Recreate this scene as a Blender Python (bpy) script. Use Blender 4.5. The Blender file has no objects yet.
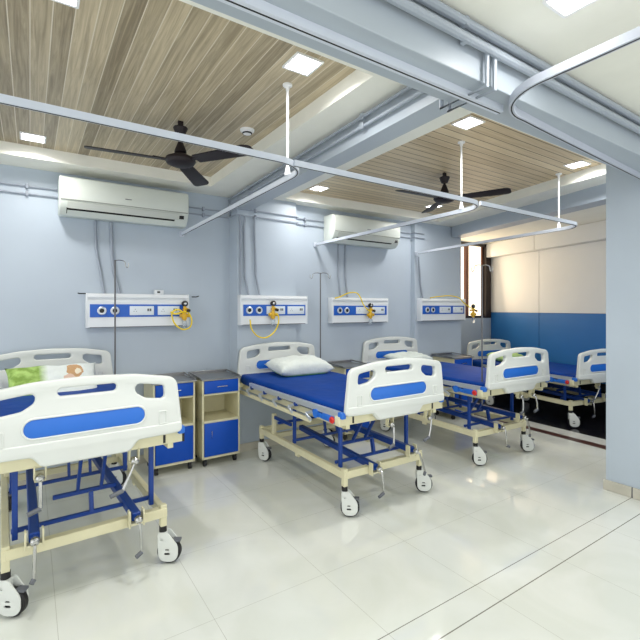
import bpy, bmesh, math, random
from mathutils import Vector, Matrix
random.seed(5)
R = math.radians
scn = bpy.context.scene
COL = scn.collection

# ------------------------------------------------------------------ materials
def new_mat(name):
    m = bpy.data.materials.new(name); m.use_nodes = True
    return m, m.node_tree.nodes, m.node_tree.links, m.node_tree.nodes['Principled BSDF']

def lin(c):
    return tuple(((v/255)/12.92 if v/255 <= .04045 else ((v/255+.055)/1.055)**2.4) for v in c)+(1,)

def mat(name, rgb, rough=.5, metal=0, var=.06, scale=6, bump=0, bscale=60, coat=0, emis=None, estr=0, spec=.5):
    m, N, L, P = new_mat(name)
    P.inputs['Roughness'].default_value = rough
    P.inputs['Metallic'].default_value = metal
    P.inputs['Coat Weight'].default_value = coat
    P.inputs['Specular IOR Level'].default_value = spec
    tc = N.new('ShaderNodeTexCoord')
    nz = N.new('ShaderNodeTexNoise'); nz.inputs['Scale'].default_value = scale; nz.inputs['Detail'].default_value = 4
    L.new(tc.outputs['Object'], nz.inputs['Vector'])
    rp = N.new('ShaderNodeValToRGB')
    c = lin(rgb)
    rp.color_ramp.elements[0].position = .3; rp.color_ramp.elements[1].position = .7
    rp.color_ramp.elements[0].color = tuple(max(0, x*(1-var)) for x in c[:3])+(1,)
    rp.color_ramp.elements[1].color = tuple(min(1, x*(1+var)) for x in c[:3])+(1,)
    L.new(nz.outputs['Fac'], rp.inputs['Fac']); L.new(rp.outputs['Color'], P.inputs['Base Color'])
    if bump:
        n2 = N.new('ShaderNodeTexNoise'); n2.inputs['Scale'].default_value = bscale; n2.inputs['Detail'].default_value = 3
        L.new(tc.outputs['Object'], n2.inputs['Vector'])
        b = N.new('ShaderNodeBump'); b.inputs['Strength'].default_value = bump; b.inputs['Distance'].default_value = .01
        L.new(n2.outputs['Fac'], b.inputs['Height']); L.new(b.outputs['Normal'], P.inputs['Normal'])
    if emis:
        P.inputs['Emission Color'].default_value = emis+(1,) if len(emis) == 3 else emis
        P.inputs['Emission Strength'].default_value = estr
    return m

M = {}
M['wall'] = mat('wall_paint', (182, 193, 204), .42, var=.035, scale=1.6, bump=.05, bscale=25)
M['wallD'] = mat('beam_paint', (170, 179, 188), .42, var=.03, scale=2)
M['cream'] = mat('ceiling_paint', (238, 237, 226), .7, var=.02)
M['cove'] = mat('cove_paint', (240, 238, 228), .6, var=.01)
M['skirt'] = mat('skirting_tile', (196, 192, 178), .25, var=.08, scale=9)
M['abs'] = mat('white_plastic', (217, 220, 215), .33, var=.01, coat=.2)
M['blue'] = mat('blue_plastic', (36, 108, 205), .35, var=.03)
M['steelblue'] = mat('blue_enamel', (6, 58, 140), .4, var=.05)
M['beige'] = mat('cream_enamel', (219, 213, 178), .38, var=.04, scale=10)
M['mattress'] = mat('vinyl_blue', (0, 58, 140), .6, spec=.14, var=.12, scale=4, bump=.8, bscale=7)
M['alu'] = mat('aluminium', (205, 212, 220), .3, metal=.55, var=.03)
M['pole'] = mat('pole_steel', (104, 104, 106), .4, metal=.3, var=.03)
M['steel'] = mat('steel', (190, 190, 188), .22, metal=1, var=.05)
M['steeltop'] = mat('stainless_top', (150, 150, 150), .28, metal=.9, var=.08, scale=12)
M['black'] = mat('black_rubber', (22, 22, 24), .5, var=.1)
M['dark'] = mat('dark_gap', (12, 12, 14), .6, var=.1)
M['grip'] = mat('grey_grip', (95, 98, 104), .5)
M['red'] = mat('red_plastic', (200, 40, 35), .4)
M['lockblue'] = mat('locker_blue', (0, 74, 180), .42, var=.04, spec=.35)
M['white'] = mat('white_metal', (226, 230, 233), .35, var=.01)
M['plate'] = mat('switch_plate', (222, 230, 236), .35, var=.01)
M['trayblue'] = mat('panel_blue', (20, 92, 190), .35, var=.03)
M['yellow'] = mat('yellow_hose', (244, 214, 36), .4, var=.08)
M['brass'] = mat('yellow_brass', (214, 168, 30), .35, var=.1)
M['ac'] = mat('ac_plastic', (214, 220, 212), .4, var=.01)
M['seam'] = mat('ac_seam', (150, 152, 146), .5)
M['ac2'] = mat('ac_louver', (200, 204, 196), .45, var=.01)
M['fan'] = mat('fan_brown', (34, 27, 30), .5, var=.15, spec=.3)
M['pipe'] = mat('painted_pipe', (150, 158, 170), .4, var=.03)
M['conduit'] = mat('painted_conduit', (156, 164, 174), .4, var=.04)
M['tracknear'] = mat('ceiling_track', (190, 195, 206), .35, var=.02)
M['track'] = mat('curtain_track', (206, 212, 222), .35, var=.02)
M['rod'] = mat('white_rod', (240, 240, 240), .4, var=.01)
M['frame'] = mat('dark_window_frame', (46, 34, 30), .4, var=.1)
M['brownframe'] = mat('brown_window_frame', (110, 66, 50), .4, var=.1)
M['board_beige'] = mat('pale_board', (224, 225, 224), .6, var=.03, scale=1.5)
M['board_blue'] = mat('blue_board', (34, 108, 176), .5, var=.04, scale=2)
M['granite'] = mat('dark_granite', (20, 20, 26), .18, var=.4, scale=60)
M['brown'] = mat('brown_granite', (74, 44, 38), .3, var=.2, scale=40)
M['marble'] = mat('white_marble', (206, 206, 198), .2, var=.04, scale=5)
M['glow'] = mat('lamp_diffuser', (255, 255, 255), .5, var=0, emis=(1, 1, 1), estr=14)
M['pane'] = mat('daylit_frosted_glass', (250, 235, 210), .5, var=0, emis=(1, .86, .66), estr=1.7)
M['clear'] = mat('clear_plastic', (220, 228, 235), .1, var=0)
M['clear'].node_tree.nodes['Principled BSDF'].inputs['Transmission Weight'].default_value = .8

# floor tiles
def floor_mat():
    m, N, L, P = new_mat('vitrified_tiles')
    P.inputs['Roughness'].default_value = .085
    P.inputs['Coat Weight'].default_value = .3; P.inputs['Coat Roughness'].default_value = .05
    g = N.new('ShaderNodeNewGeometry'); s = N.new('ShaderNodeSeparateXYZ'); L.new(g.outputs['Position'], s.inputs[0])
    def mth(op, a, b=None, c=None):
        n = N.new('ShaderNodeMath'); n.operation = op
        for i, v in enumerate((a, b, c)):
            if v is None: continue
            if isinstance(v, (int, float)): n.inputs[i].default_value = v
            else: L.new(v, n.inputs[i])
        return n.outputs[0]
    def joint(v, off, pitch, w):
        f = mth('FRACT', mth('DIVIDE', mth('SUBTRACT', v, off), pitch))
        d = mth('MULTIPLY', mth('MINIMUM', f, mth('SUBTRACT', 1.0, f)), pitch)
        return mth('LESS_THAN', d, w)
    X, Y = s.outputs[0], s.outputs[1]
    jx = joint(X, .69, .59, .0011)
    far = mth('GREATER_THAN', Y, 1.40)
    near = mth('LESS_THAN', Y, 1.23)
    jy1 = mth('MULTIPLY', joint(Y, 1.886, .59, .0011), far)
    jy2 = mth('MULTIPLY', joint(Y, .653, .59, .0011), near)
    light = mth('MAXIMUM', mth('MAXIMUM', jy1, jy2), jx)
    b1 = mth('LESS_THAN', mth('ABSOLUTE', mth('SUBTRACT', Y, 1.386)), .0022)
    b2 = mth('LESS_THAN', mth('ABSOLUTE', mth('SUBTRACT', Y, 1.245)), .0028)
    dark = mth('MAXIMUM', b1, b2)
    nz = N.new('ShaderNodeTexNoise'); nz.inputs['Scale'].default_value = 2.2; nz.inputs['Detail'].default_value = 6; nz.inputs['Distortion'].default_value = 1.2
    L.new(g.outputs['Position'], nz.inputs['Vector'])
    rp = N.new('ShaderNodeValToRGB'); rp.color_ramp.elements[0].position = .35; rp.color_ramp.elements[1].position = .65
    rp.color_ramp.elements[0].color = lin((214, 217, 208)); rp.color_ramp.elements[1].color = lin((222, 224, 217))
    L.new(nz.outputs['Fac'], rp.inputs['Fac'])
    def mix(fac, a, col):
        n = N.new('ShaderNodeMix'); n.data_type = 'RGBA'
        L.new(fac, n.inputs['Factor']); L.new(a, n.inputs['A']); n.inputs['B'].default_value = lin(col)
        return n.outputs['Result']
    c = mix(light, rp.outputs['Color'], (182, 183, 172)); c = mix(dark, c, (120, 118, 108))
    L.new(c, P.inputs['Base Color'])
    return m
M['floor'] = floor_mat()

def wood_mat(name, axis, dark, lite, seam, off=0, pitch=.077, seamw=.0022):
    m, N, L, P = new_mat(name)
    P.inputs['Roughness'].default_value = .42
    g = N.new('ShaderNodeNewGeometry'); s = N.new('ShaderNodeSeparateXYZ'); L.new(g.outputs['Position'], s.inputs[0])
    def mth(op, a, b=None):
        n = N.new('ShaderNodeMath'); n.operation = op
        for i, v in enumerate((a, b)):
            if v is None: continue
            if isinstance(v, (int, float)): n.inputs[i].default_value = v
            else: L.new(v, n.inputs[i])
        return n.outputs[0]
    across = s.outputs[0] if axis == 'Y' else s.outputs[1]
    along = s.outputs[1] if axis == 'Y' else s.outputs[0]
    t = mth('DIVIDE', mth('SUBTRACT', across, off), pitch)
    idx = mth('FLOOR', t); f = mth('FRACT', t)
    d = mth('MULTIPLY', mth('MINIMUM', f, mth('SUBTRACT', 1.0, f)), pitch)
    sm = mth('LESS_THAN', d, seamw)
    wn = N.new('ShaderNodeTexWhiteNoise'); wn.noise_dimensions = '1D'; L.new(idx, wn.inputs['W'])
    cb = N.new('ShaderNodeCombineXYZ')
    L.new(mth('MULTIPLY', across, 42.0), cb.inputs[0]); L.new(mth('MULTIPLY', along, 1.6), cb.inputs[1])
    L.new(mth('MULTIPLY', wn.outputs['Value'], 9.0), cb.inputs[2])
    nz = N.new('ShaderNodeTexNoise'); nz.inputs['Scale'].default_value = 1.0; nz.inputs['Detail'].default_value = 7
    nz.inputs['Distortion'].default_value = 1.4; nz.inputs['Roughness'].default_value = .65
    L.new(cb.outputs[0], nz.inputs['Vector'])
    v = mth('ADD', mth('MULTIPLY', nz.outputs['Fac'], .75), mth('MULTIPLY', wn.outputs['Value'], .25))
    rp = N.new('ShaderNodeValToRGB'); rp.color_ramp.elements[0].position = .32; rp.color_ramp.elements[1].position = .68
    rp.color_ramp.elements[0].color = lin(dark); rp.color_ramp.elements[1].color = lin(lite)
    L.new(v, rp.inputs['Fac'])
    n = N.new('ShaderNodeMix'); n.data_type = 'RGBA'; L.new(sm, n.inputs['Factor']); L.new(rp.outputs['Color'], n.inputs['A'])
    n.inputs['B'].default_value = lin(seam)
    L.new(n.outputs['Result'], P.inputs['Base Color'])
    return m
M['woodA'] = wood_mat('grey_oak_planks', 'Y', (136, 122, 96), (204, 188, 156), (216, 206, 184), off=.0)
M['woodB'] = wood_mat('oak_slats', 'X', (186, 164, 128), (224, 206, 172), (96, 80, 62), off=.02, seamw=.0034)

def pillow_mat(name, base, green, x0, soft, spots=None, side=False):
    m, N, L, P = new_mat(name)
    P.inputs['Roughness'].default_value = .8
    tc = N.new('ShaderNodeTexCoord'); s = N.new('ShaderNodeSeparateXYZ'); L.new(tc.outputs['Object'], s.inputs[0])
    nz = N.new('ShaderNodeTexNoise'); nz.inputs['Scale'].default_value = 14; nz.inputs['Detail'].default_value = 3
    L.new(tc.outputs['Object'], nz.inputs['Vector'])
    mr = N.new('ShaderNodeMapRange'); mr.inputs['From Min'].default_value = x0-soft; mr.inputs['From Max'].default_value = x0+soft
    L.new(s.outputs[2] if side else s.outputs[0], mr.inputs['Value'])
    gr = N.new('ShaderNodeValToRGB'); gr.color_ramp.elements[0].position = .4; gr.color_ramp.elements[1].position = .6
    gr.color_ramp.elements[0].color = lin(green); gr.color_ramp.elements[1].color = lin(tuple(min(255, g+45) for g in green))
    L.new(nz.outputs['Fac'], gr.inputs['Fac'])
    mx = N.new('ShaderNodeMix'); mx.data_type = 'RGBA'; L.new(mr.outputs[0], mx.inputs['Factor'])
    L.new(gr.outputs['Color'], mx.inputs['A']); mx.inputs['B'].default_value = lin(base)
    out = mx.outputs['Result']
    if spots:
        for (c, r, col) in spots:
            vs = N.new('ShaderNodeVectorMath'); vs.operation = 'DISTANCE'; vs.inputs[1].default_value = c
            L.new(tc.outputs['Object'], vs.inputs[0])
            ad = N.new('ShaderNodeMath'); ad.operation = 'MULTIPLY_ADD'; ad.inputs[1].default_value = .07; L.new(nz.outputs['Fac'], ad.inputs[0]); L.new(vs.outputs['Value'], ad.inputs[2])
            lt = N.new('ShaderNodeMath'); lt.operation = 'LESS_THAN'; lt.inputs[1].default_value = r+.035; L.new(ad.outputs[0], lt.inputs[0])
            m2 = N.new('ShaderNodeMix'); m2.data_type = 'RGBA'; L.new(lt.outputs[0], m2.inputs['Factor']); L.new(out, m2.inputs['A']); m2.inputs['B'].default_value = lin(col)
            out = m2.outputs['Result']
    n3 = N.new('ShaderNodeTexNoise'); n3.inputs['Scale'].default_value = 16; n3.inputs['Detail'].default_value = 5; L.new(tc.outputs['Object'], n3.inputs['Vector'])
    bp = N.new('ShaderNodeBump'); bp.inputs['Strength'].default_value = .7; bp.inputs['Distance'].default_value = .02
    L.new(n3.outputs['Fac'], bp.inputs['Height']); L.new(bp.outputs['Normal'], P.inputs['Normal'])
    L.new(out, P.inputs['Base Color'])
    return m

# ------------------------------------------------------------------ mesh helpers
class MB:
    def __init__(s): s.bm = bmesh.new()
    def box(s, a, b, bev=0, mtx=None, seg=2):
        c = [(a[i]+b[i])/2 for i in range(3)]; d = [abs(b[i]-a[i]) for i in range(3)]
        t = bmesh.new(); bmesh.ops.create_cube(t, size=1)
        for v in t.verts: v.co = Vector((v.co[0]*d[0]+c[0], v.co[1]*d[1]+c[1], v.co[2]*d[2]+c[2]))
        if bev: bmesh.ops.bevel(t, geom=t.edges[:], offset=bev, segments=seg, affect='EDGES', profile=.5)
        return s._add(t, mtx)
    def _add(s, t, mtx=None):
        if mtx is not None: t.transform(mtx)
        me = bpy.data.meshes.new('tmp'); t.to_mesh(me); t.free(); s.bm.from_mesh(me); bpy.data.meshes.remove(me)
        return s
    def bar(s, p, q, w, h, bev=.002):      # rectangular bar p->q, w horizontal, h vertical
        p = Vector(p); q = Vector(q); d = q-p; l = d.length; z = d.normalized()
        up = Vector((0, 0, 1)) if abs(z.z) < .95 else Vector((0, 1, 0))
        x = up.cross(z).normalized(); y = z.cross(x)
        m = Matrix(((x.x, y.x, z.x, (p.x+q.x)/2), (x.y, y.y, z.y, (p.y+q.y)/2), (x.z, y.z, z.z, (p.z+q.z)/2), (0, 0, 0, 1)))
        return s.box((-w/2, -h/2, -l/2), (w/2, h/2, l/2), bev, m, 1)
    def lathe(s, prof, mtx=None, n=28):    # profile [(r,z)] around z
        t = bmesh.new(); rings = []
        for r, z in prof:
            if r < 1e-6: rings.append([t.verts.new((0, 0, z))])
            else: rings.append([t.verts.new((r*math.cos(2*math.pi*i/n), r*math.sin(2*math.pi*i/n), z)) for i in range(n)])
        for a, b in zip(rings, rings[1:]):
            for i in range(n):
                j = (i+1) % n
                vs = [a[i % len(a)], a[j % len(a)], b[j % len(b)], b[i % len(b)]]
                u = []
                for v in vs:
                    if v not in u: u.append(v)
                if len(u) > 2: t.faces.new(u)
        for rg in (rings[0], rings[-1]):
            if len(rg) > 2: t.faces.new(rg)
        bmesh.ops.recalc_face_normals(t, faces=t.faces[:])
        return s._add(t, mtx)
    def cyl(s, p, q, r, n=16, r2=None):
        p = Vector(p); q = Vector(q); d = q-p
        m = Matrix.Translation(p) @ d.to_track_quat('Z', 'Y').to_matrix().to_4x4()
        return s.lathe([(r, 0), (r if r2 is None else r2, d.length)], m, n)
    def tube(s, pts, r, n=10, prof=None):  # sweep circle or (w,h) rectangle
        P = [Vector(p) for p in pts]; t = bmesh.new(); rings = []
        T = []
        for i in range(len(P)):
            a = P[i]-P[i-1] if i else P[1]-P[0]; b = P[i+1]-P[i] if i < len(P)-1 else a
            T.append((a.normalized()+b.normalized()).normalized())
        up = Vector((0, 0, 1)) if abs(T[0].z) < .9 else Vector((0, 1, 0))
        N = (up - T[0]*up.dot(T[0])).normalized()
        for i, p in enumerate(P):
            if i:
                N = (N - T[i]*N.dot(T[i])).normalized()
            B = T[i].cross(N)
            k = 1.0
            if 0 < i < len(P)-1:
                c = (P[i]-P[i-1]).normalized().dot(T[i]); k = 1/max(c, .5)
            if prof: cs = [(prof[0]/2*k, prof[1]/2), (-prof[0]/2*k, prof[1]/2), (-prof[0]/2*k, -prof[1]/2), (prof[0]/2*k, -prof[1]/2)]
            else: cs = [(r*math.cos(2*math.pi*j/n), r*math.sin(2*math.pi*j/n)) for j in range(n)]
            rings.append([t.verts.new(p+B*a+N*b) for a, b in cs])
        m_ = len(rings[0])
        for a, b in zip(rings, rings[1:]):
            for j in range(m_): t.faces.new((a[j], a[(j+1) % m_], b[(j+1) % m_], b[j]))
        t.faces.new(rings[0]); t.faces.new(rings[-1])
        bmesh.ops.recalc_face_normals(t, faces=t.faces[:])
        return s._add(t)
    def flat(s, outer, holes=(), th=.03, bev=.006, plane='XZ', at=0):
        """filled outline with holes, thickness th; outline coords (u,v); plane XZ -> y in [at, at+th]; XY -> z in [at, at+th]"""
        cu = bpy.data.curves.new('c', 'CURVE'); cu.dimensions = '2D'; cu.fill_mode = 'BOTH'
        cu.extrude = max(th/2-bev, 0); cu.bevel_depth = bev; cu.bevel_resolution = 2; cu.offset = -bev
        for o in [outer]+list(holes):
            sp = cu.splines.new('POLY'); sp.points.add(len(o)-1); sp.use_cyclic_u = True
            for i, (u, v) in enumerate(o): sp.points[i].co = (u, v, 0, 1)
        ob = bpy.data.objects.new('c', cu); me = bpy.data.meshes.new_from_object(ob)
        if plane == 'XZ': me.transform(Matrix.Translation((0, at+th/2, 0)) @ Matrix.Rotation(R(90), 4, 'X'))
        else: me.transform(Matrix.Translation((0, 0, at+th/2)))
        s.bm.from_mesh(me); bpy.data.meshes.remove(me); bpy.data.objects.remove(ob); bpy.data.curves.remove(cu)
        return s
    def build(s, name, m, parent=None, smooth=True, loc=None, rotz=0):
        bmesh.ops.remove_doubles(s.bm, verts=s.bm.verts[:], dist=1e-6)
        me = bpy.data.meshes.new(name); s.bm.to_mesh(me); s.bm.free()
        me.materials.append(M[m] if isinstance(m, str) else m)
        if smooth:
            for p in me.polygons: p.use_smooth = True
            try: me.set_sharp_from_angle(angle=R(35))
            except Exception: pass
        else:
            for p in me.polygons: p.use_smooth = False
        o = bpy.data.objects.new(name, me); COL.objects.link(o)
        if parent: o.parent = parent
        if loc: o.location = loc
        o.rotation_euler.z = rotz
        return o

def fillet(pts, n=6):
    """pts: (u,v,r) -> rounded polygon"""
    out = []; k = len(pts)
    for i in range(k):
        a = Vector(pts[i-1][:2]); b = Vector(pts[i][:2]); c = Vector(pts[(i+1) % k][:2]); r = pts[i][2]
        u = (a-b).normalized(); v = (c-b).normalized(); ang = u.angle(v)
        if r <= 0 or abs(math.pi-ang) < .02: out.append(tuple(b)); continue
        d = min(r/math.tan(ang/2), (a-b).length*.49, (c-b).length*.49); rr = d*math.tan(ang/2)
        cen = b+(u+v).normalized()*(rr/math.sin(ang/2))
        p0 = b+u*d-cen; p1 = b+v*d-cen; a0 = math.atan2(p0.y, p0.x); a1 = math.atan2(p1.y, p1.x); da = a1-a0
        while da > math.pi: da -= 2*math.pi
        while da < -math.pi: da += 2*math.pi
        for j in range(n+1):
            t = a0+da*j/n; out.append((cen.x+rr*math.cos(t), cen.y+rr*math.sin(t)))
    return out

def rrect(x0, z0, x1, z1, r, n=6): return fillet([(x0, z0, r), (x1, z0, r), (x1, z1, r), (x0, z1, r)], n)

def thing(name, label, cat, loc=(0, 0, 0), rotz=0, group=None):
    o = bpy.data.objects.new(name, None); COL.objects.link(o); o.location = loc; o.rotation_euler.z = rotz
    o.empty_display_size = .1
    o['label'] = label; o['category'] = cat
    if group: o['group'] = group
    return o
def tag(o, label, cat, group=None):
    o['label'] = label; o['category'] = cat
    if group: o['group'] = group
    return o
def struct(o): o['kind'] = 'structure'; return o
def copy_tree(o, parent=None):
    c = o.copy(); COL.objects.link(c); c.parent = parent
    for ch in list(o.children): copy_tree(ch, c)
    return c
def relabel(o, label): o['label'] = label; return o

# ------------------------------------------------------------------ the room
def sbox(name, a, b, m, bev=0): return struct(MB().box(a, b, bev).build(name, m, smooth=False))
def sprism(name, poly, z0, z1, m, holes=()):
    return struct(MB().flat(poly, holes, z1-z0, 0, 'XY', z0).build(name, m, smooth=False))

sprism('floor', [(-2.5, -2.0), (4.62, -2.0), (4.70, 1.5), (4.78, 2.74), (4.88, 4.2), (4.88, 4.85), (-2.5, 4.85)], -.1, 0, 'floor')
sprism('trim_1', [(4.70, 1.5), (4.84, 1.5), (4.905, 2.81), (5.02, 4.2), (4.88, 4.2), (4.78, 2.74)], -.1, 0, 'brown')
sprism('trim_2', [(4.84, 1.5), (5.06, 1.5), (5.135, 2.95), (5.24, 4.2), (5.02, 4.2), (4.905, 2.81)], -.1, 0, 'marble')
sprism('floor.001', [(4.62, -2.0), (7, -2.0), (7.1, 4.85), (4.88, 4.85), (4.88, 4.2), (5.24, 4.2), (5.135, 2.95), (5.06, 1.5), (4.70, 1.5)], -.1, 0, 'granite')

# back wall in its steps
sbox('wall_back', (-2.5, 4.15, 0), (1.674, 4.3, 2.66), 'wall')
sbox('wall_back.001', (1.674, 3.95, 0), (2.335, 4.3, 2.66), 'wall')
sbox('wall_back.002', (2.335, 4.02, 0), (4.10, 4.3, 2.66), 'wall')
sbox('wall_back.003', (4.10, 3.95, 0), (5.01, 4.82, 2.66), 'wall')
sbox('wall_back.004', (5.01, 4.67, 0), (7.0, 4.82, 1.229), 'wall')
sbox('wall_back.005', (5.01, 4.67, 2.50), (7.0, 4.82, 2.66), 'wallD')
sbox('wall_pillar', (3.70, .2, 0), (4.45, 1.56, 2.51), 'wall')
# skirting
sk = [('baseboard_back', (-2.5, 4.135, 0), (1.66, 4.149, .075)), ('baseboard_back.001', (1.659, 3.935, 0), (2.35, 3.949, .075)),
      ('baseboard_back.002', (2.336, 4.005, 0), (4.086, 4.019, .075)), ('baseboard_back.003', (4.086, 3.935, 0), (4.96, 3.949, .075)),
      ('baseboard_pillar', (3.685, 1.385, 0), (3.699, 1.575, .078)), ('baseboard_pillar.001', (3.685, .2, 0), (3.699, 1.377, .078))]
for n, a, b in sk: sbox(n, a, b, 'skirt', .003)
sbox('baseboard_pillar.002', (3.688, 1.377, 0), (3.699, 1.385, .076), 'grip')

# angled right wall with its boards
K = .27
def wx(y, off=0): return 6.75-K*(4.67-y)-off
def angled(name, y0, y1, z0, z1, off, th, m, bev=0):
    p = [(wx(y0, off), y0), (wx(y0, off)+th, y0), (wx(y1, off)+th, y1), (wx(y1, off), y1)]
    return sprism(name, p, z0, z1, m)
angled('wall_right', .2, 4.67, 0, 2.66, 0, .2, 'wallD')
for i, (a, b) in enumerate(((3.646, 4.66), (2.0, 3.638), (.3, 1.992))):
    angled('trim_%d' % (3+i), a, b, .42, 1.325, .028, .026, 'board_blue')
    angled('trim_%d' % (6+i), a, b, 1.329, 2.272, .028, .026, 'board_beige')
    angled('trim_%d' % (9+i), a, b, 2.276, 2.505, .16, .158, 'board_beige')
angled('baseboard_right', .3, 4.66, 0, .418, .032, .03, 'granite')

# window
def window():
    wpane = struct(MB().box((5.02, 4.73, 1.24), (6.75, 4.74, 2.50)).build('window_1', 'pane', smooth=False))
    f = MB()
    f.box((5.02, 4.67, 1.229), (6.80, 4.75, 1.27)); f.box((5.02, 4.67, 2.46), (6.80, 4.75, 2.50))
    f.box((6.57, 4.66, 1.229), (6.74, 4.75, 2.50))
    f.build('window_frame', 'frame', wpane, False)
    g = MB(); g.box((6.07, 4.69, 1.27), (6.15, 4.74, 2.46)); g.box((6.53, 4.71, 1.27), (6.56, 4.74, 2.46))
    g.build('window_mullion', 'brownframe', wpane, False)
window()

# ceiling: soffit with two trays
xl = lambda y: 3.96+(y-1.696)*(.425/2.088)
tray1 = [(-1.0, 1.585), (1.365, 1.585), (1.375, 3.857), (-1.0, 3.857)]
tray2 = [(2.09, 1.57), (xl(1.57), 1.57), (xl(3.80), 3.80), (2.15, 3.857)]
sprism('ceiling', [(-2.5, 1.25), (7.0, 1.25), (7.0, 4.85), (-2.5, 4.85)], 2.51, 2.60, 'cream', (tray1, tray2))
def grow(p, d):
    cx = sum(a for a, b in p)/4; cy = sum(b for a, b in p)/4
    return [(a+(d if a > cx else -d), b+(d if b > cy else -d)) for a, b in p]
sprism('ceiling.001', grow(tray1, .04), 2.60, 2.64, 'woodA')
sprism('ceiling.002', grow(tray2, .04), 2.60, 2.64, 'woodB')
sprism('ceiling.003', [(-2.5, -2.0), (6.9, -2.0), (6.9, 1.10), (-2.5, 1.10)], 2.50, 2.60, 'cream')
# beams
sbox('trim_20', (-2.5, 1.08, 2.30), (3.70, 1.27, 2.60), 'wallD', .004)
sprism('trim_21', [(1.56, 1.27), (1.70, 1.27), (1.80, 3.95), (1.668, 3.95)], 2.36, 2.51, 'wallD')
bx = lambda y: 4.27+(y-1.85)*.2526
sprism('trim_22', [(bx(1.27), 1.27), (bx(1.27)+.2, 1.27), (bx(3.94)+.2, 3.94), (bx(3.94), 3.94)], 2.37, 2.51, 'wallD')

# ------------------------------------------------------------------ ceiling lights
def make_light(x, y, z, label, s=.13, w=7.2):
    t = thing('ceiling_light', label, 'ceiling light', (x, y, z), group='recessed square LED lights')
    MB().flat(rrect(-s/2-.012, -s/2-.012, s/2+.012, s/2+.012, .006), [rrect(-s/2, -s/2, s/2, s/2, .004)], .008, .001, 'XY', -.008).build('rim', 'rod', t)
    MB().box((-s/2, -s/2, -.005), (s/2, s/2, -.001)).build('diffuser', 'glow', t, False)
    ld = bpy.data.lights.new('light', 'AREA'); ld.shape = 'SQUARE'; ld.size = s; ld.energy = w; ld.spread = R(155); ld.color = (1, .985, .96)
    lo = bpy.data.objects.new('lamp', ld); COL.objects.link(lo); lo.parent = t; lo.location = (0, 0, -.012)
    return t
lights = [
 (1.115, 1.82, 2.60, 'bright square LED panel beside the white hanger rod in the left wooden ceiling'),
 (.018, 3.655, 2.60, 'square LED panel over the left edge of the large air conditioner'),
 (.085, 1.90, 2.60, 'square LED panel at the top left edge of the photo'),
 (2.355, 1.80, 2.60, 'square LED panel just behind the big beam, above the middle bed'),
 (2.403, 3.614, 2.60, 'LED light in the slatted ceiling, directly before the farther air conditioner'),
 (3.80, 1.82, 2.60, 'square LED panel nearest the right pillar in the slatted ceiling'),
 (3.95, 3.50, 2.60, 'LED light behind the small fan near its left blade'),
 (1.60, .775, 2.50, 'square LED panel in the plain cream ceiling, top right'),
]
for l in lights: make_light(*l, w=4.0 if l[2] < 2.55 else (6.2 if l[1] > 3 else 8.5))
# fill lamps added out of view to raise the ambient light
for x, y in ((-1.3, 1.9), (-1.3, 3.4), (-1.2, -.4), (.6, -1.0), (2.6, -.6), (-1.2, -1.8), (1.6, -1.8)):
    ld = bpy.data.lights.new('offscreen_light', 'AREA'); ld.shape = 'SQUARE'; ld.size = .5; ld.energy = 2; ld.color = (1, .985, .95)
    lo = bpy.data.objects.new('offscreen_light', ld); COL.objects.link(lo); lo.location = (x, y, 2.47)
ld = bpy.data.lights.new('offscreen_light', 'AREA'); ld.shape = 'SQUARE'; ld.size = .3; ld.energy = 12; ld.color = (1, .99, .97)  # unseen lamp beyond the pillar, brightens the right wall boards
lo = bpy.data.objects.new('offscreen_light', ld); COL.objects.link(lo); lo.location = (5.15, 1.3, 2.495)
# daylight through the window
ld = bpy.data.lights.new('daylight', 'AREA'); ld.shape = 'RECTANGLE'; ld.size = 1.2; ld.size_y = 1.1; ld.energy = 9; ld.color = (1, .76, .5)
lo = bpy.data.objects.new('daylight', ld); COL.objects.link(lo); lo.location = (5.95, 4.62, 1.85); lo.rotation_euler = (R(-100), 0, R(-14))

# ------------------------------------------------------------------ hospital beds
BO = fillet([(-.225, .712, .03), (-.185, .662, .03), (.185, .662, .03), (.225, .712, .03), (.452, .718, .03), (.436, .86, .3), (.418, 1.012, .055),
             (.22, 1.045, .6), (0, 1.056, 1.2), (-.22, 1.045, .6), (-.418, 1.012, .055), (-.436, .86, .3), (-.452, .718, .03)][::-1])
def holes():
    h = [(-.352, .978, .022), (-.214, .998, .028), (-.208, .955, .05), (-.262, .918, .05), (-.358, .904, .02)]
    L_ = fillet(h); R_ = [(-x, z) for x, z in L_]
    S_ = rrect(-.125, .972, .125, 1.010, .018)
    return [L_, R_, S_]
def end_board(name, parent, y0, th=.036):
    b = MB(); b.flat(BO, holes(), th, .009, 'XZ', y0)
    # thicker lower skirt that makes the crease line
    sk_ = fillet([(-.222, .715, .03), (-.182, .666, .03), (.182, .666, .03), (.222, .715, .03), (.446, .722, .02), (.441, .775, .01), (-.441, .775, .01), (-.446, .722, .02)][::-1])
    b.flat(sk_, [], th+.010, .007, 'XZ', y0-.005)
    o = b.build(name, 'abs', parent)
    p = MB(); p.flat(rrect(-.255, .799, .255, .881, .0405), [], th+.004, .002, 'XZ', y0-.002); p.build('blue_panel', 'blue', o)
    r = MB(); r.flat(rrect(-.266, .789, .266, .891, .05), [rrect(-.255, .799, .255, .881, .0405)], th+.010, .004, 'XZ', y0-.005); r.build('panel_rim', 'abs', o)
    for sx in (-1, 1):
        MB().flat(rrect(sx*.345-.02, .775, sx*.345+.02, .845, .006), [rrect(sx*.345-.014, .781, sx*.345+.014, .839, .004)], th+.008, .002, 'XZ', y0-.004).build('moulded_recess', 'abs', o)
    return o

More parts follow.
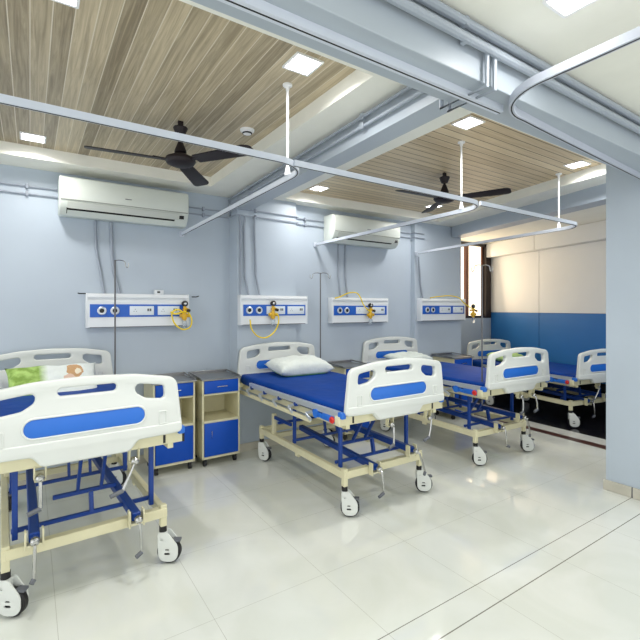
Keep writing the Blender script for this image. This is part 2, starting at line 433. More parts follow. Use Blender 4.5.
def caster(parent, x, y, rot=0, zt=.2):
    c = MB(); c.cyl((0, 0, .155), (0, 0, .20), .020, 20); fork = c.build('caster', 'black', parent, loc=(x, y, 0), rotz=rot)
    w = MB(); m = Matrix.Translation((.036, 0, .064)) @ Matrix.Rotation(R(90), 4, 'X')
    w.lathe([(.02, -.016), (.058, -.017), (.064, -.011), (.064, .011), (.058, .017), (.02, .016)], m, 32); w.build('wheel', 'black', fork)
    cv = MB()
    out = fillet([(.088, .014, .05), (.088, .10, .06), (.034, .172, .02), (-.022, .172, .015), (-.020, .10, .05), (-.016, .014, .05)])
    # windows of the covers
    hs = [rrect(.014, .050, .044, .062, .006, 4), rrect(.018, .074, .040, .082, .004, 4), [(.0+.008*math.cos(a*math.pi/4), .135+.008*math.sin(a*math.pi/4)) for a in range(8)]]
    for y0 in (-.028, .020): cv.flat(out, hs, .008, .002, 'XZ', y0)
    cv.box((-.022, -.022, .128), (.024, .022, .170), .004)
    cv.build('wheel_cover', 'abs', fork)
    br = MB(); br.box((.055, -.018, .115), (.098, .018, .128), .003); br.build('brake_pedal', 'grip', fork)
    return fork

def crank(parent, x, y, z, drop, tilt, hx, name='crank'):
    """folding crank handle hanging from a gearbox at (x,y,z)"""
    c = MB(); c.tube([(0, .05, 0), (0, .0, 0), (tilt*.15, -.02, -.012), (tilt*.6, -.024, -drop*.55), (tilt, -.02, -drop)], .0075, 8)
    c.lathe([(0, 0), (.018, 0), (.018, .022), (.010, .03), (0, .03)], Matrix.Translation((0, .012, 0)) @ Matrix.Rotation(R(90), 4, 'X'), 16)
    o = c.build(name, 'steel', parent, loc=(x, y, z))
    g = MB(); g.cyl((tilt, -.02, -drop), (tilt+hx, -.03, -drop-.012), .011, 12); g.build('grip', 'grip', o)
    return o

def make_bed(label, loc, rotz, dz, tubes, cranks, black_caps=False, bdx=.025, bdy=.025):
    t = thing('hospital_bed', label, 'hospital bed', loc, rotz, 'manual hospital beds')
    up = bpy.data.objects
    def B(): return MB()
    Z = dz
    def lift(o): o.location.z += Z; return o
    lift(end_board('footboard', t, 0)); lift(end_board('headboard', t, 1.735))
    # mattress: three cushions fused in one cover, softly wavy
    m = MB(); m.box((-.43, .045, .672), (.43, 1.725, .766), .03, seg=4)
    mo = m.build('mattress', 'mattress', t); lift(mo)
    bm = bmesh.new(); bm.from_mesh(mo.data)
    for v in bm.verts:
        v.co.z += .0
    bm.to_mesh(mo.data); bm.free()
    # deck: steel frame that carries the mattress
    d = MB()
    for sx in (-1, 1): d.bar((sx*.40, .05, .648), (sx*.40, 1.72, .648), .03, .045)
    for y in (.55, .95, 1.35, 1.70): d.bar((-.40, y, .648), (.40, y, .648), .04, .03)
    d.box((-.39, .08, .662), (.39, 1.71, .670))
    lift(d.build('deck', 'beige', t, False))
    for y, z, h in ((.068, .682, .058), (1.70, .670, .04)):
        f = MB(); f.bar((-.462, y, z), (.462, y, z), .05, h, .003); fo = lift(f.build('end_beam', 'beige', t))
        for sx in (-1, 1):
            cp = MB(); cp.box((sx*.462, y-.027, z-h/2-.002), (sx*.474, y+.027, z+h/2+.002), .003); cp.build('end_cap', 'black' if black_caps else 'beige', fo)
            if y < .1: MB().box((sx*.365-.006, y-.029, z-.02), (sx*.365+.006, y-.024, z+.022), .001).build('slot_plug', 'black', fo)
    # hangers of the upper cranks
    for x, z in cranks[:]:
        h = MB()
        h.bar((x-.022, .05, .662), (x-.022, .06, .60), .006, .03, .001); h.bar((x+.022, .05, .662), (x+.022, .06, .60), .006, .03, .001)
        h.bar((x-.022, .055, .592), (x+.022, .055, .592), .03, .008, .001)
        lift(h.build('crank_bracket', 'beige', t))
    k1 = lift(crank(t, cranks[0][0], .035, .605, .13, cranks[0][1], -.05)); k2 = lift(crank(t, cranks[1][0], .035, .60, .13, cranks[1][1], -.06))
    # long lifting screws and their cranks
    for (x, z, tl, hx) in tubes:
        s = MB(); s.bar((x, .10, z), (x+(.03 if x < 0 else -.03), 1.16, z+.03), .044, .044, .005)
        s.cyl((x, .06, z), (x, .12, z), .016, 16)
        sc = s.build('lifting_screw', 'steelblue', t)
        b = MB(); b.bar((x-.034, .11, z-.05), (x-.034, .11, z+.035), .008, .04, .001); b.bar((x+.034, .11, z-.05), (x+.034, .11, z+.035), .008, .04, .001); b.bar((x-.036, .11, z-.034), (x+.036, .11, z-.034), .04, .012, .001)
        b.build('screw_bracket', 'beige', sc)
        crank(t, x, .06, z, .16, tl, hx)
    # base frame
    b = MB()
    for sx in (-1, 1):
        b.bar((sx*.352, .14, .275), (sx*.352, 1.46, .275), .036, .05, .003)
        for y in (.160, 1.44): b.bar((sx*.352, y, .20), (sx*.352, y, .318), .034, .034, .003)
        b.bar((sx*.352, .78, .225), (sx*.352, .78, .262), .03, .05, .003)
    for y in (.160, 1.44): b.bar((-.352, y, .277), (.352, y, .277), .045, .05, .003)
    b.bar((-.352, 1.22, .277), (.352, 1.22, .277), .03, .04, .003)
    bf = b.build('base_frame', 'beige', t)
    for sx in (-1, 1): MB().bar((sx*.335, 1.225, .29), (sx*.335, 1.225, .47), .034, .034, .003).build('pivot_post', 'beige', t)
    # blue linkage
    def link(nm, p, q, w, h): MB().bar(p, q, w, h, .002).build(nm, 'steelblue', t)
    for sx in (-1, 1):
        link('lift_post', (sx*.315, .90, .29), (sx*.315, .90, .63+Z), .024, .024); link('lift_post', (sx*.315, .26, .29), (sx*.315, .26, .655+Z), .024, .024)
        link('link_bar', (sx*.315, .90, .605+Z), (sx*.315, 1.55, .625+Z), .016, .028)
        link('link_bar', (sx*.335, .92, .44), (sx*.335, 1.225, .44), .018, .026)
    for y, z in ((.30, .315), (.90, .315), (.90, .585+Z), (1.16, .40)): link('cross_bar', (-.33, y, z), (.33, y, z), .02, .02)
    for x in (-.02, .10):
        link('swing_arm', (x, .88, .33), (x, .93, .58+Z), .016, .024); link('swing_arm', (x, .36, .58+Z), (x, .50, .37), .016, .024)
    link('cross_bar', (-.14, .50, .36), (.18, .50, .36), .022, .022)
    link('pedal_bracket', (.02, .30, .32), (.02, .32, .42), .02, .03)
    # folded side rails
    for sx in (-1, 1):
        rr = thing_part('side_rail', t)
        x = sx*.452
        top = MB(); top.tube([(x, .06, .722), (x, 1.44, .708)], .0, prof=(.022, .038)); top.build('rail_bar', 'alu', rr)
        lo_ = MB(); lo_.bar((sx*.436, .44, .603), (sx*.436, 1.72, .603), .022, .03, .003); lo_.build('lower_bar', 'beige', rr)
        for i in range(5):
            y = .42+.26*i
            l = MB(); l.bar((x-sx*.006, y, .61), (x-sx*.006, y+.075, .645), .012, .02, .002); l.bar((x-sx*.008, y+.075, .645), (x-sx*.006, y-.09, .70), .010, .02, .002)
            l.build('rail_link', 'alu', rr)
            j = MB(); j.cyl((x-sx*.012, y-.06, .688), (x+sx*.012, y-.06, .688), .016, 14); j.build('rail_joint', 'steelblue', rr)
        mch = MB(); mch.box((x-.016, .07, .655), (x+.016, .25, .703), .008); mch.cyl((x-.02, .33, .68), (x+.02, .33, .68), .030, 18)
        mch.bar((x, .24, .67), (x, .36, .68), .02, .03, .003); mch.box((x-.018, .02, .70), (x+.018, .07, .742), .008)
        mch.build('latch_block', 'blue', rr)
        kn = MB(); kn.lathe([(0, 0), (.020, 0), (.024, .008), (.018, .018), (0, .018)], Matrix.Translation((x+sx*.016, .12, .68)) @ Matrix.Rotation(R(90*sx), 4, 'Y'), 16)
        kn.build('release_knob', 'red', rr)
        rr.location.z += Z
    for i, (x, y) in enumerate(((-.352, .160), (.352, .160), (-.352, 1.44), (.352, 1.44))):
        caster(t, x, y, R([-38, -34, -60, -45][i]))
    for ch in t.children:
        if ch.name.split('.')[0] in ('base_frame', 'caster', 'lift_post', 'link_bar', 'cross_bar', 'lifting_screw', 'pivot_post', 'swing_arm', 'pedal_bracket') or (ch.name.split('.')[0] == 'crank' and abs(ch.location.z) < .5 and ch.location.z > 0):
            ch.location.x += bdx; ch.location.y += bdy
    return t
def thing_part(name, parent):
    o = bpy.data.objects.new(name, None); COL.objects.link(o); o.parent = parent; o.empty_display_size = .05; return o

beds = [
 make_bed('nearest hospital bed at left edge of photo, blue mattress and green and white pillow', (.230, 2.315, 0), R(2.6), .022,
          [(-.245, .345, -.005, -.01), (.20, .315, .01, -.03)], [(-.19, .0), (.215, -.06)], True, .035, -.02),
 make_bed('hospital bed in the middle of the room with white pillow, its whole underframe in view', (2.087, 2.15, 0), R(-.5), 0,
          [(-.13, .30, .02, -.05), (.22, .36, .07, -.02)], [(-.04, .0), (.33, -.03)]),
 make_bed('third hospital bed from the left, partly hidden behind the middle bed footboard', (3.64, 2.22, 0), R(-2.3), -.008,
          [(-.10, .32, .02, .03), (.22, .37, .05, -.02)], [(.05, .0), (.24, .03)], False, .0, .05),
 make_bed('farthest hospital bed, standing low and turned beside the blue and beige wall', (5.56, 2.36, 0), R(-9.7), -.13,
          [(-.12, .30, .02, -.05), (.20, .33, .05, -.02)], [(-.04, -.10), (.30, -.12)]),
]

# ------------------------------------------------------------------ pillows
def make_pillow(label, loc, rot, size, m, group='pillows on the beds'):
    bm = bmesh.new(); nx, ny = 28, 20; V = {}
    w, d, h = size
    for s in (1, -1):
        for i in range(nx+1):
            for j in range(ny+1):
                u = i/nx*2-1; v = j/ny*2-1
                if s == -1 and (i in (0, nx) or j in (0, ny)): V[s, i, j] = V[1, i, j]; continue
                pin = 1-.10*(1-abs(u)**.5*abs(v)**.5)*0
                ex = 1-.05*(1-v*v)*0; cx = u*(1-.07*(1-abs(v)**3)*abs(u)**4); cy = v*(1-.10*(1-abs(u)**3)*abs(v)**4)
                hh = ((1-u**4)*(1-v**4))**.55
                wr = .006*math.sin(9*u+4*v)*(1-u*u)+.004*math.sin(14*v-5*u)*(1-v*v)
                V[s, i, j] = bm.verts.new((cx*w/2, cy*d/2, s*h/2*hh+(wr if s == 1 else 0)+h/2*.9))
    for s in (1, -1):
        for i in range(nx):
            for j in range(ny):
                q = [V[s, i, j], V[s, i+1, j], V[s, i+1, j+1], V[s, i, j+1]]
                if s == -1: q.reverse()
                try: bm.faces.new(q)
                except ValueError: pass
    me = bpy.data.meshes.new('pillow'); bm.to_mesh(me); bm.free(); me.materials.append(m)
    for p in me.polygons: p.use_smooth = True
    o = bpy.data.objects.new('pillow', me); COL.objects.link(o); o.location = loc; o.rotation_euler = rot
    return tag(o, label, 'pillow', group)
pm1 = pillow_mat('printed_pillow', (226, 232, 228), (128, 160, 70), -.07, .03,
                 [((.13, .07, .11), .055, (196, 156, 112)), ((.09, .0, .11), .04, (220, 190, 170)), ((.15, .06, .12), .02, (232, 222, 200)), ((-.12, -.13, .07), .03, (214, 230, 170)), ((-.20, -.13, .06), .02, (214, 230, 170))])
pm2 = pillow_mat('white_pillow', (226, 232, 226), (50, 140, 62), .034, .012, side=True)
pm3 = pillow_mat('pale_pillow', (216, 224, 216), (150, 180, 160), .03, .02, side=True)
pm4 = pillow_mat('lime_pillow', (182, 214, 140), (120, 170, 80), .03, .03, side=True)
make_pillow('pillow with lime green left half and printed white right half, on the nearest bed', (.150, 3.83, .79), (R(46), 0, R(4)), (.60, .36, .13), pm1)
make_pillow('plump white pillow with green underside, on the middle bed', (2.175, 3.62, .763), (R(6), 0, R(-2)), (.58, .38, .165), pm2)
make_pillow('pale grey-green pillow on the third bed, against its headboard', (3.735, 3.70, .768), (R(6), 0, 0), (.52, .34, .10), pm3)
make_pillow('lime green pillow on the farthest, lowest bed', (5.76, 3.74, .64), (R(8), 0, R(-9.7)), (.48, .34, .12), pm4)

# ------------------------------------------------------------------ bedside lockers
def make_locker(label, loc, rotz=0, w=.35):
    t = thing('bedside_locker', label, 'bedside locker', loc, rotz, 'blue and cream bedside lockers')
    h = w/2; b = MB()
    for sx in (-1, 1): b.box((sx*h-sx*.016, 0, .07), (sx*h, .35, .765), .002)
    b.box((-h, .34, .07), (h, .35, .765)); b.box((-h, 0, .07), (h, .35, .09)); b.box((-h, 0, .385), (h, .35, .405)); b.box((-h, 0, .628), (h, .35, .642)); b.box((-h, 0, .758), (h, .35, .768))
    b.build('body', 'beige', t, False)
    d = MB(); d.box((-h+.018, -.010, .645), (h-.018, .006, .757), .002); dr = d.build('drawer', 'lockblue', t)
    hd = MB(); hd.tube([(-.045, -.01, .703), (-.045, -.024, .703), (.045, -.024, .703), (.045, -.01, .703)], .004, 8); hd.build('handle', 'steel', dr)
    d = MB(); d.box((-h+.018, -.010, .094), (h-.018, .006, .384), .002); do = d.build('door', 'lockblue', t)
    hd = MB(); hd.tube([(-.095, -.01, .315), (-.095, -.024, .315), (-.095, -.024, .255), (-.095, -.01, .255)], .004, 8); hd.build('handle', 'steel', do)
    s = MB(); s.box((-h-.01, -.02, .768), (h+.01, .36, .776)); s.build('top_tray', 'steeltop', t, False)
    r = MB(); r.box((-h-.012, .35, .772), (h+.012, .36, .80), .002)
    for sx in (-1, 1): r.bar((sx*(h+.008), .02, .780), (sx*(h+.008), .355, .796), .008, .012, .001)
    r.build('top_rim', 'steeltop', t, False)
    for x in (-h+.035, h-.035):
        for y in (.04, .31):
            c = MB(); c.cyl((x-.012, y, .025), (x+.012, y, .025), .025, 18); c.box((x-.015, y-.016, .03), (x+.015, y+.016, .072), .003); c.build('caster', 'black', t)
    return t
lk = make_locker('bedside locker with open shelf standing left of the middle bed, right of its twin', (1.425, 3.72, 0), 0, .35)
def lock_copy(label, loc, rotz=0):
    c = copy_tree(lk); c.location = loc; c.rotation_euler.z = rotz; return relabel(c, label)
lock_copy('leftmost bedside locker, partly behind the nearest bed footboard', (1.018, 3.74, 0))
lock_copy('bedside locker between the middle bed and the third bed', (2.92, 3.64, 0))
lock_copy('bedside locker farthest right, before the wall corner by the window', (4.56, 3.56, 0), R(-2))

# ------------------------------------------------------------------ bed head panels
def make_panel(label, loc, w=.87, plates=((.39, .63), (.67, .90)), outs=(.13, .25)):
    t = thing('bed_head_panel', label, 'bed head panel', loc, 0, 'wall panels with gas and power outlets')
    d = .075; b = MB()
    prof = [(0, 0), (-d, .0), (-d, .222), (-d+.012, .250), (-d-.004, .252), (-d-.004, .262), (-d+.006, .286), (0, .286)]
    bm = bmesh.new(); A = [bm.verts.new((0, y, z)) for y, z in prof]; C = [bm.verts.new((w, y, z)) for y, z in prof]
    n = len(prof)
    for i in range(n): bm.faces.new((A[i], A[(i+1) % n], C[(i+1) % n], C[i]))
    bm.faces.new(A); bm.faces.new(C); bmesh.ops.recalc_face_normals(bm, faces=bm.faces[:]); b._add(bm)
    b.build('housing', 'white', t, False)
    MB().box((-.008, -d-.002, -.004), (.006, 0, .288), .003).build('end_cap', 'white', t)
    MB().box((w-.006, -d-.002, -.004), (w+.008, 0, .288), .003).build('end_cap', 'white', t)
    MB().box((.02, -d-.004, -.004), (w-.02, -.01, .002)).build('lower_lip', 'grip', t, False)
    MB().box((.02, -d-.003, .085), (w-.02, -d+.002, .195)).build('blue_strip', 'trayblue', t, False)
    for k in outs:
        o = MB(); mt = Matrix.Translation((w*k, -d-.003, .14)) @ Matrix.Rotation(R(90), 4, 'X')
        o.lathe([(0, 0), (.034, 0), (.036, .008), (.028, .014), (.016, .010), (0, .010)], mt, 24); oo = o.build('gas_outlet', 'alu', t)
        i = MB(); i.lathe([(0, .008), (.019, .009), (.019, .012), (0, .0125)], mt, 20); i.build('outlet_core', 'black', oo)
    for a, c in plates:
        p = MB(); p.box((w*a, -d-.012, .10), (w*c, -d-.002, .18), .003); po = p.build('switch_plate', 'plate', t)
        s = MB(); x = w*a+.045
        for dx, dz in ((0, .012), (-.010, -.006), (.010, -.006)): s.cyl((x+dx, -d-.0125, .14+dz), (x+dx, -d-.011, .14+dz), .0035, 8)
        x2 = w*c-.04; s.box((x2-.016, -d-.0135, .135), (x2-.002, -d-.012, .158)); s.box((x2+.003, -d-.0135, .135), (x2+.017, -d-.012, .158))
        s.build('sockets', 'grip', po)
    return t
p1 = make_panel('bed head panel above the nearest bed, with a white socket box on top', (.395, 4.149, 1.237), .84)
def pan_copy(label, loc, sx=1):
    c = copy_tree(p1); c.location = loc; return relabel(c, label)
c2 = make_panel('bed head panel on the pilaster above the middle bed, yellow hose looping beneath', (1.682, 3.949, 1.238), .74, ((.36, .64), (.68, .95)), (.11, .25))
c3 = make_panel('bed head panel below the farther air conditioner', (2.80, 4.019, 1.232), .83, ((.40, .66), (.68, .93)), (.12, .24))
c4 = make_panel('bed head panel nearest the window, at the wall corner', (4.14, 3.949, 1.236), .86, ((.39, .64), (.70, .94)), (.12, .24))

# small items on the panels
sb = MB(); sb.box((-.04, -.02, 0), (.04, .02, .04), .005); sb = sb.build('socket_box', 'white', loc=(.975, 4.105, 1.5235))
tag(sb, 'small white socket box on top of the panel above the nearest bed', 'socket box')
s2 = MB(); s2.box((-.018, -.0215, .012), (.008, -.019, .028)); s2.build('black_slots', 'black', sb)
hk = MB(); hk.tube([(.0, 0, .0), (-.05, -.01, 0), (-.06, -.01, .004)], .005, 8); hk = hk.build('rail_hook', 'black', loc=(.388, 4.10, 1.52)); tag(hk, 'short black hook sticking out left of the panel above the nearest bed', 'hook', 'black hooks on the nearest panel')
hk = MB(); hk.tube([(.0, 0, .0), (.04, -.01, 0), (.065, -.01, .008)], .005, 8); hk = hk.build('rail_hook', 'black', loc=(1.275, 4.10, 1.505)); tag(hk, 'short black hook sticking out right of the panel above the nearest bed', 'hook', 'black hooks on the nearest panel')

# oxygen regulators with yellow hoses
def smooth(pts, n=8):
    P = [Vector(p) for p in pts]; out = []
    for i in range(len(P)-1):
        a = P[i-1] if i else P[i]*2-P[i+1]; b = P[i]; c = P[i+1]; d = P[i+2] if i+2 < len(P) else P[i+1]*2-P[i]
        for k in range(n):
            t = k/n; out.append(.5*((2*b)+(-a+c)*t+(2*a-5*b+4*c-d)*t*t+(-a+3*b-3*c+d)*t**3))
    out.append(P[-1]); return out
def regulator(label, loc, hose):
    t = thing('oxygen_regulator', label, 'oxygen regulator', loc, 0, 'oxygen regulators on the panels')
    g = MB(); mt = Matrix.Translation((0, -.02, .055)) @ Matrix.Rotation(R(90), 4, 'X')
    g.lathe([(.0, -.015), (.026, -.015), (.028, .01), (.024, .018), (0, .018)], mt, 22); g.build('knob', 'black', t)
    f = MB(); f.lathe([(0, .019), (.014, .019), (.010, .022), (0, .023)], mt, 18); f.build('knob_cap', 'steel', t)
    v = MB(); v.cyl((0, -.02, -.10), (0, -.02, .035), .014, 14); v.cyl((-.045, -.02, -.055), (.045, -.02, -.055), .017, 14); v.lathe([(.0, -.04), (.022, -.035), (.026, 0), (.02, .03), (0, .035)], Matrix.Translation((-.005, -.02, -.055)), 16)
    v.cyl((0, .035, .0), (0, -.03, .0), .012, 12); v.cyl((.0, -.03, .012), (.035, -.035, -.005), .011, 12)
    v.build('valve_body', 'brass', t)
    b = MB(); b.cyl((.012, -.048, -.005), (.04, -.048, -.012), .014, 14); b.build('valve_knob', 'black', t)
    if 'bottle': 
        c = MB(); c.lathe([(0, 0), (.018, 0), (.020, .01), (.020, .06), (.012, .07), (0, .07)], Matrix.Translation((0, -.02, -.17)), 18); c.build('bubble_bottle', 'clear', t)
    h = MB(); h.tube(smooth(hose), .0068, 8); h.build('hose', 'yellow', t)
    return t
regulator('yellow oxygen regulator with coiled hose at right end of the panel over the nearest bed', (1.19, 4.05, 1.385),
          [(0, -.03, -.05), (-.06, -.035, .0), (-.12, -.035, -.03), (-.10, -.035, -.12), (-.03, -.035, -.18), (.04, -.035, -.165), (.06, -.035, -.10), (.03, -.035, -.03), (-.02, -.04, -.02), (-.09, -.04, -.04), (-.135, -.04, -.02)])
regulator('yellow oxygen regulator with a long hose drooping below the panel over the middle bed', (2.005, 3.855, 1.39),
          [(.0, -.03, -.05), (.045, -.035, -.06), (.05, -.035, -.14), (.0, -.035, -.23), (-.09, -.035, -.28), (-.18, -.035, -.26), (-.24, -.035, -.19), (-.255, -.03, -.10)])
regulator('yellow oxygen regulator with hose arching over the panel below the farther air conditioner', (3.325, 3.925, 1.375),
          [(.0, -.03, -.02), (-.05, -.035, .0), (-.12, -.035, .06), (-.17, -.035, .15), (-.22, -.02, .20), (-.32, -.01, .195), (-.42, .0, .155), (-.50, .0, .135)])
regulator('yellow oxygen regulator beside the window, at right end of the last panel', (5.055, 3.80, 1.37),
          [(.0, -.03, .0), (-.04, -.035, .02), (-.12, -.035, .05), (-.22, -.03, .10), (-.30, -.02, .165), (-.45, .0, .19), (-.65, .02, .18), (-.80, .03, .16)])

# ------------------------------------------------------------------ air conditioners
def make_ac(label, loc, w=1.0):
    t = thing('air_conditioner', label, 'air conditioner', loc, 0, 'wall split air conditioners')
    prof = [(0, .02), (-.03, 0), (-.135, .0), (-.185, .045), (-.212, .11), (-.215, .25), (-.20, .288), (-.165, .302), (0, .302)]
    def ext(pr, x0, x1, name, m, par, bev=.012):
        b = MB(); bm = bmesh.new(); A = [bm.verts.new((x0, y, z)) for y, z in pr]; C = [bm.verts.new((x1, y, z)) for y, z in pr]; n = len(pr)
        for i in range(n): bm.faces.new((A[i], A[(i+1) % n], C[(i+1) % n], C[i]))
        fa = bm.faces.new(A); fc = bm.faces.new(C); bmesh.ops.recalc_face_normals(bm, faces=bm.faces[:])
        if bev:
            ed = list(set(list(fa.edges)+list(fc.edges))); bmesh.ops.bevel(bm, geom=ed, offset=bev, segments=3, affect='EDGES', profile=.5)
        b._add(bm); return b.build(name, m, par)
    body = ext(prof, 0, w, 'body', 'ac', t)
    ext([(-.2145, .108), (-.217, .112), (-.2155, .114), (-.21, .112)], .01, w-.01, 'panel_seam', 'seam', t, 0)
    # outlet: recessed dark slot and louvers
    ext([(-.150, .010), (-.1875, .0455), (-.192, .052), (-.150, .014)], .05, w-.12, 'outlet_slot', 'dark', t, 0)
    lv = ext([(-.190, .048), (-.214, .098), (-.2175, .096), (-.1935, .046)], .055, w-.06, 'louver', 'ac2', t, .001)
    ext([(-.140, -.002), (-.182, .034), (-.185, .032), (-.142, -.006)], .055, w-.12, 'lower_louver', 'ac', t, 0)
    MB().box((w-.085, -.212, .055), (w-.045, -.196, .085), .002).build('display', 'dark', t)
    MB().box((w*.5-.03, -.2165, .165), (w*.5+.02, -.2145, .171)).build('brand_mark', 'grip', t, False)
    return t
make_ac('large wall air conditioner at left, above the nearest bed panel', (.19, 4.149, 2.145), 1.01)
make_ac('farther air conditioner, on the wall right of the pilaster, crossed by a curtain track', (2.73, 4.019, 2.125), .98)

# ------------------------------------------------------------------ ceiling fans
def make_fan(label, x, y, zc, zh, angs, m='fan'):
    t = thing('ceiling_fan', label, 'ceiling fan', (x, y, zc), 0, 'three-blade ceiling fans')
    h = zh-zc
    c = MB(); c.box((-.015, -.01, -.03), (.015, .01, 0)); c.cyl((0, 0, h+.10), (0, 0, 0), .011, 14); c.build('downrod', m, t)
    c = MB(); c.lathe([(.012, -.095), (.028, -.09), (.046, -.045), (.044, -.04), (.012, -.05)], None, 24); c.build('canopy', m, t)
    c = MB(); c.lathe([(.012, h+.125), (.016, h+.12), (.038, h+.062), (.038, h+.055), (.014, h+.04)], None, 24); c.build('lower_canopy', m, t)
    c = MB(); c.lathe([(0, h-.035), (.05, h-.033), (.085, h-.018), (.096, h+.0), (.090, h+.018), (.055, h+.035), (.03, h+.05), (0, h+.05)], None, 36); c.build('motor_housing', m, t)
    for a in angs:
        b = MB(); out = fillet([(.12, -.045, .01), (.50, -.062, .03), (.545, -.045, .03), (.545, .045, .03), (.50, .055, .03), (.12, .045, .01)])
        b.flat(out, [], .005, .001, 'XY', -.0025)
        b.bm.transform(Matrix.Rotation(R(-11), 4, 'X'))
        bl = b.build('blade', m, t, loc=(0, 0, h-.002), rotz=R(a))
        k = MB(); k.bar((.07, 0, 0), (.17, 0, .004), .04, .006, .001); k.build('blade_arm', m, bl)
    return t
make_fan('dark brown ceiling fan in front of the large left air conditioner', .805, 2.82, 2.60, 2.345, (174, -57, 57))
make_fan('dark ceiling fan under the slatted ceiling near the window', 3.06, 2.59, 2.60, 2.37, (-64, 60, 178))

# smoke detector
sd = MB(); sd.lathe([(0, -.032), (.026, -.030), (.032, -.022), (.034, -.016), (.046, -.012), (.048, 0), (0, 0)], None, 32)
sd = sd.build('smoke_detector', 'rod', loc=(1.215, 2.70, 2.5995)); tag(sd, 'round white smoke detector on the left wooden ceiling', 'smoke detector')
q = MB(); q.lathe([(.030, -.0295), (.0335, -.0225), (.0325, -.0215), (.029, -.0285)], None, 32); q.build('vent_ring', 'dark', sd)

# ------------------------------------------------------------------ curtain tracks
def arc(c, r, a0, a1, z, n=10): return [(c[0]+r*math.cos(R(a0+(a1-a0)*i/n)), c[1]+r*math.sin(R(a0+(a1-a0)*i/n)), z) for i in range(n+1)]
def make_track(label, pts, rods=(), ends=(), hgt=.028, wid=.018, stops=(), m='track'):
    P0 = Vector(pts[0])
    t = thing('curtain_track', label, 'curtain track', tuple(P0), 0, 'ceiling curtain tracks')
    q = [Vector(p)-P0 for p in pts]
    MB().tube(q, 0, prof=(wid, hgt)).build('rail', m, t)
    s = MB().tube([p+Vector((0, 0, -hgt/2-.0005)) for p in q], 0, prof=(.005, .002)); s.build('slot', 'dark', t)
    for (x, y, zt) in rods:
        p = Vector((x, y, 0)); z0 = pts[0][2]-P0.z+hgt/2; zt2 = zt-P0.z; x0 = x-P0.x; y0 = y-P0.y
        r = MB(); r.cyl((x0, y0, z0), (x0, y0, zt2-.004), .007, 12); r.lathe([(.018, 0), (.016, .01), (.008, .05), (0, .05)], Matrix.Translation((x0, y0, z0)), 16)
        r.lathe([(0, -.03), (.010, -.03), (.012, -.012), (.026, -.008), (.026, 0), (0, 0)], Matrix.Translation((x0, y0, zt2)), 18)
        r.build('hanger_rod', 'rod', t)
    for (x, y, z) in ends:
        e = MB(); e.box((x-P0.x-.022, y-P0.y-.008, z-P0.z-.025), (x-P0.x+.022, y-P0.y+.006, z-P0.z+.025), .003); e.build('wall_flange', 'track', t)
    for (x, y, z) in stops:
        e = MB()
        for k in range(4): e.cyl((x-P0.x+k*.022, y-P0.y+k*.004, z-P0.z-.045), (x-P0.x+k*.022, y-P0.y+k*.004, z-P0.z-hgt/2), .005, 8)
        e.build('runner', 'rod', t)
    return t
TZ = 2.10
make_track('white curtain track round the nearest bed, entering at left and turning to the wall',
           [(-2.4, 1.80, TZ), (-.6, 1.80, TZ)]+[(.94, 1.80, TZ)]+arc((.965, 1.99), .19, -90, 0, TZ)+[(1.195, 4.13, TZ)],
           [(1.150, 2.035, 2.60)], [(1.195, 4.142, TZ)])
make_track('white curtain track above the middle bed, ending on the wall at the farther air conditioner',
           [(1.06, 1.812, TZ), (2.38, 1.812, TZ)]+arc((2.40, 2.002), .19, -90, 0, TZ)+[(2.62, 4.00, TZ)],
           [(2.592, 2.04, 2.60)], [(2.62, 4.012, TZ)])
make_track('white curtain track round the third bed, farthest right with the rounded corner',
           [(2.50, 1.815, TZ), (3.70, 1.815, TZ)]+arc((3.725, 2.005), .19, -90, 4, TZ)+[(4.10, 3.93, TZ)],
           [(3.93, 2.04, 2.60)], [(4.12, 3.942, TZ)])
# ceiling-mounted tracks under the big beam
make_track('curtain track mounted under the big beam, straight, ending above the middle bed', [(-2.4, 1.165, 2.285), (1.745, 1.165, 2.285)], hgt=.03, wid=.034, m='track')
make_track('large curved curtain track at top right, swinging from the right pillar towards the viewer',
           [(3.69, 1.245, 2.283), (2.05, 1.155, 2.283), (1.90, 1.145, 2.283)]+[(1.87+.24*math.cos(R(a)), .905+.24*math.sin(R(a)), 2.283) for a in range(95, 181, 8)]+[(1.628, .55, 2.283), (1.618, -1.5, 2.283)],
           hgt=.034, wid=.022, m='tracknear')

# ------------------------------------------------------------------ pipes
def make_pipe(label, pts, r=.010, clamps=(), m='pipe', cat='pipe', group='painted wall pipes', name='wall_pipe'):
    P0 = Vector(pts[0]); t = thing(name, label, cat, tuple(P0), 0, group)
    MB().tube([Vector(p)-P0 for p in pts], r, 10).build('tube', m, t)
    for (x, y, z) in clamps:
        c = MB(); c.box((x-P0.x-.010, y-P0.y-.016, z-P0.z-.018), (x-P0.x+.010, y-P0.y+.016, z-P0.z+.018), .003); c.build('clamp', m, t)
    return t
for z, nm in ((2.362, 'upper'), (2.302, 'lower')):
    make_pipe('%s of the two thin grey pipes running along the back wall' % nm,
              [(-2.4, 4.135, z), (1.655, 4.135, z), (1.655, 3.935, z), (2.352, 3.935, z), (2.352, 4.005, z), (4.085, 4.005, z), (4.085, 3.935, z), (4.26, 3.935, z)], .0068,
              [(-.02, 4.135, z), (1.40, 4.135, z), (1.86, 3.935, z), (2.48, 4.005, z)])
def vp(label, pts, r=.010): return make_pipe(label, pts, r, (), 'pipe', 'pipe', 'vertical supply pipes above the panels', 'supply_pipe')
vp('left vertical pipe from the large left air conditioner down to the panel', [(.463, 4.135, 2.16), (.468, 4.135, 1.90), (.50, 4.135, 1.72), (.53, 4.125, 1.525)])
vp('right vertical pipe from the large left air conditioner down to the panel', [(.585, 4.135, 2.16), (.59, 4.135, 1.86), (.605, 4.135, 1.72), (.65, 4.125, 1.525)], .013)
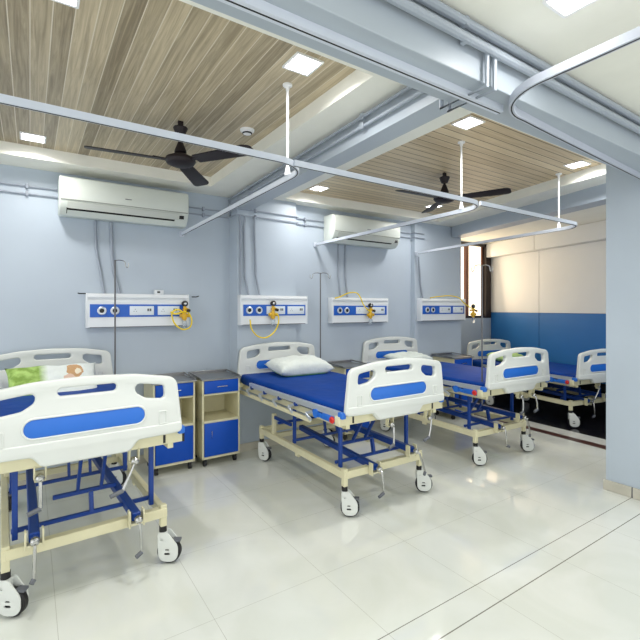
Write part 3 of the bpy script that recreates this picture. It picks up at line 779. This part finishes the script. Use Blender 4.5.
vp('left vertical pipe on the pilaster above the middle bed panel', [(1.69, 3.925, 2.30), (1.70, 3.937, 2.22), (1.705, 3.937, 1.65), (1.695, 3.925, 1.528)])
vp('middle vertical pipe on the pilaster above the middle bed panel', [(1.745, 3.925, 2.30), (1.74, 3.937, 2.2), (1.75, 3.937, 1.70), (1.78, 3.925, 1.528)])
vp('right vertical pipe on the pilaster above the middle bed panel', [(1.845, 3.925, 2.30), (1.85, 3.937, 2.2), (1.865, 3.937, 1.72), (1.90, 3.925, 1.528)])
vp('left vertical pipe below the farther air conditioner', [(2.93, 4.007, 2.13), (2.93, 4.007, 1.75), (2.96, 4.007, 1.525)])
vp('right vertical pipe below the farther air conditioner', [(3.03, 4.007, 2.13), (3.03, 4.007, 1.75), (3.06, 4.007, 1.525)])
vp('vertical pipe at the wall corner above the panel by the window', [(4.16, 3.937, 2.06), (4.19, 3.937, 1.7), (4.22, 3.925, 1.53)])
# pair on the left side of the cross beam, fed from the conduits over the big beam
for k, (x, z) in enumerate(((1.502, 2.478), (1.552, 2.425))):
    make_pipe(('upper' if k == 0 else 'lower')+' grey conduit running along the left side of the cross beam towards the pilaster',
              [(x, 1.06, 2.415), (x, 1.06, 2.278), (x, 1.288, 2.278), (x, 1.288, z), (1.535+.005*k, 1.36, z), (1.643+.005*k, 3.93, z), (1.65, 4.10, z), (1.655, 4.12, 2.30)] , .0105,
              [(1.557, 1.9, z), (1.628, 3.6, z)], 'conduit', 'conduit', 'conduits on the beams', 'conduit')
for k, z in enumerate((2.474, 2.414)):
    make_pipe(('upper' if k == 0 else 'lower')+' thick conduit running along the top of the big beam',
              [(-2.4, 1.052-.004*k, z), (3.69, 1.052-.004*k, z)], .017, [(1.36, 1.055, z)], 'conduit', 'conduit', 'conduits on the beams', 'conduit')

# ------------------------------------------------------------------ IV poles
def make_iv(label, loc, z1, rotz=0, arms=2, h=.06):
    t = thing('iv_pole', label, 'IV pole', loc, rotz, 'drip stands on the beds'); H = z1-loc[2]
    MB().cyl((0, 0, 0), (0, 0, H), .0065, 12).build('pole', 'pole', t)
    for s in ((-1, 1) if arms == 2 else (1,)):
        k = MB(); k.tube(smooth([(0, 0, H-.004), (s*h*.7, 0, H), (s*h*1.3, 0, H-.012), (s*h*1.45, 0, H-.05), (s*h*1.75, 0, H-.055), (s*h*1.85, 0, H-.02)], 5), .004, 8); k.build('hook', 'steel', t)
    return t
make_iv('drip pole with a single curved hook, at head of the nearest bed', (.575, 3.86, .52), 1.79, R(-10), 1, .055)
make_iv('drip pole with two hooks between the middle bed headboard and the locker', (2.585, 3.86, .52), 1.775, R(-30), 2)
make_iv('tall drip pole at the foot of the third bed, before the window', (3.275, 2.36, .56), 1.775, R(-33), 2, .05)

# ------------------------------------------------------------------ world, camera, view
w = bpy.data.worlds.new('World'); scn.world = w; w.use_nodes = True
bg = w.node_tree.nodes['Background']; bg.inputs[0].default_value = (.95, .98, 1, 1); bg.inputs[1].default_value = 1.6
cd = bpy.data.cameras.new('Camera'); cam = bpy.data.objects.new('Camera', cd); COL.objects.link(cam); scn.camera = cam
cam.location = (0, 0, 1.4); cam.rotation_euler = (R(90), 0, -math.atan(290/434))
cd.sensor_width = 36; cd.lens = 36*434/640; cd.shift_y = -12/640; cd.clip_start = .05
vs = scn.view_settings; vs.view_transform = 'Standard'; vs.look = 'None'; vs.exposure = 0; vs.gamma = 1; vs.use_curve_mapping = False
scn.cycles.max_bounces = 8
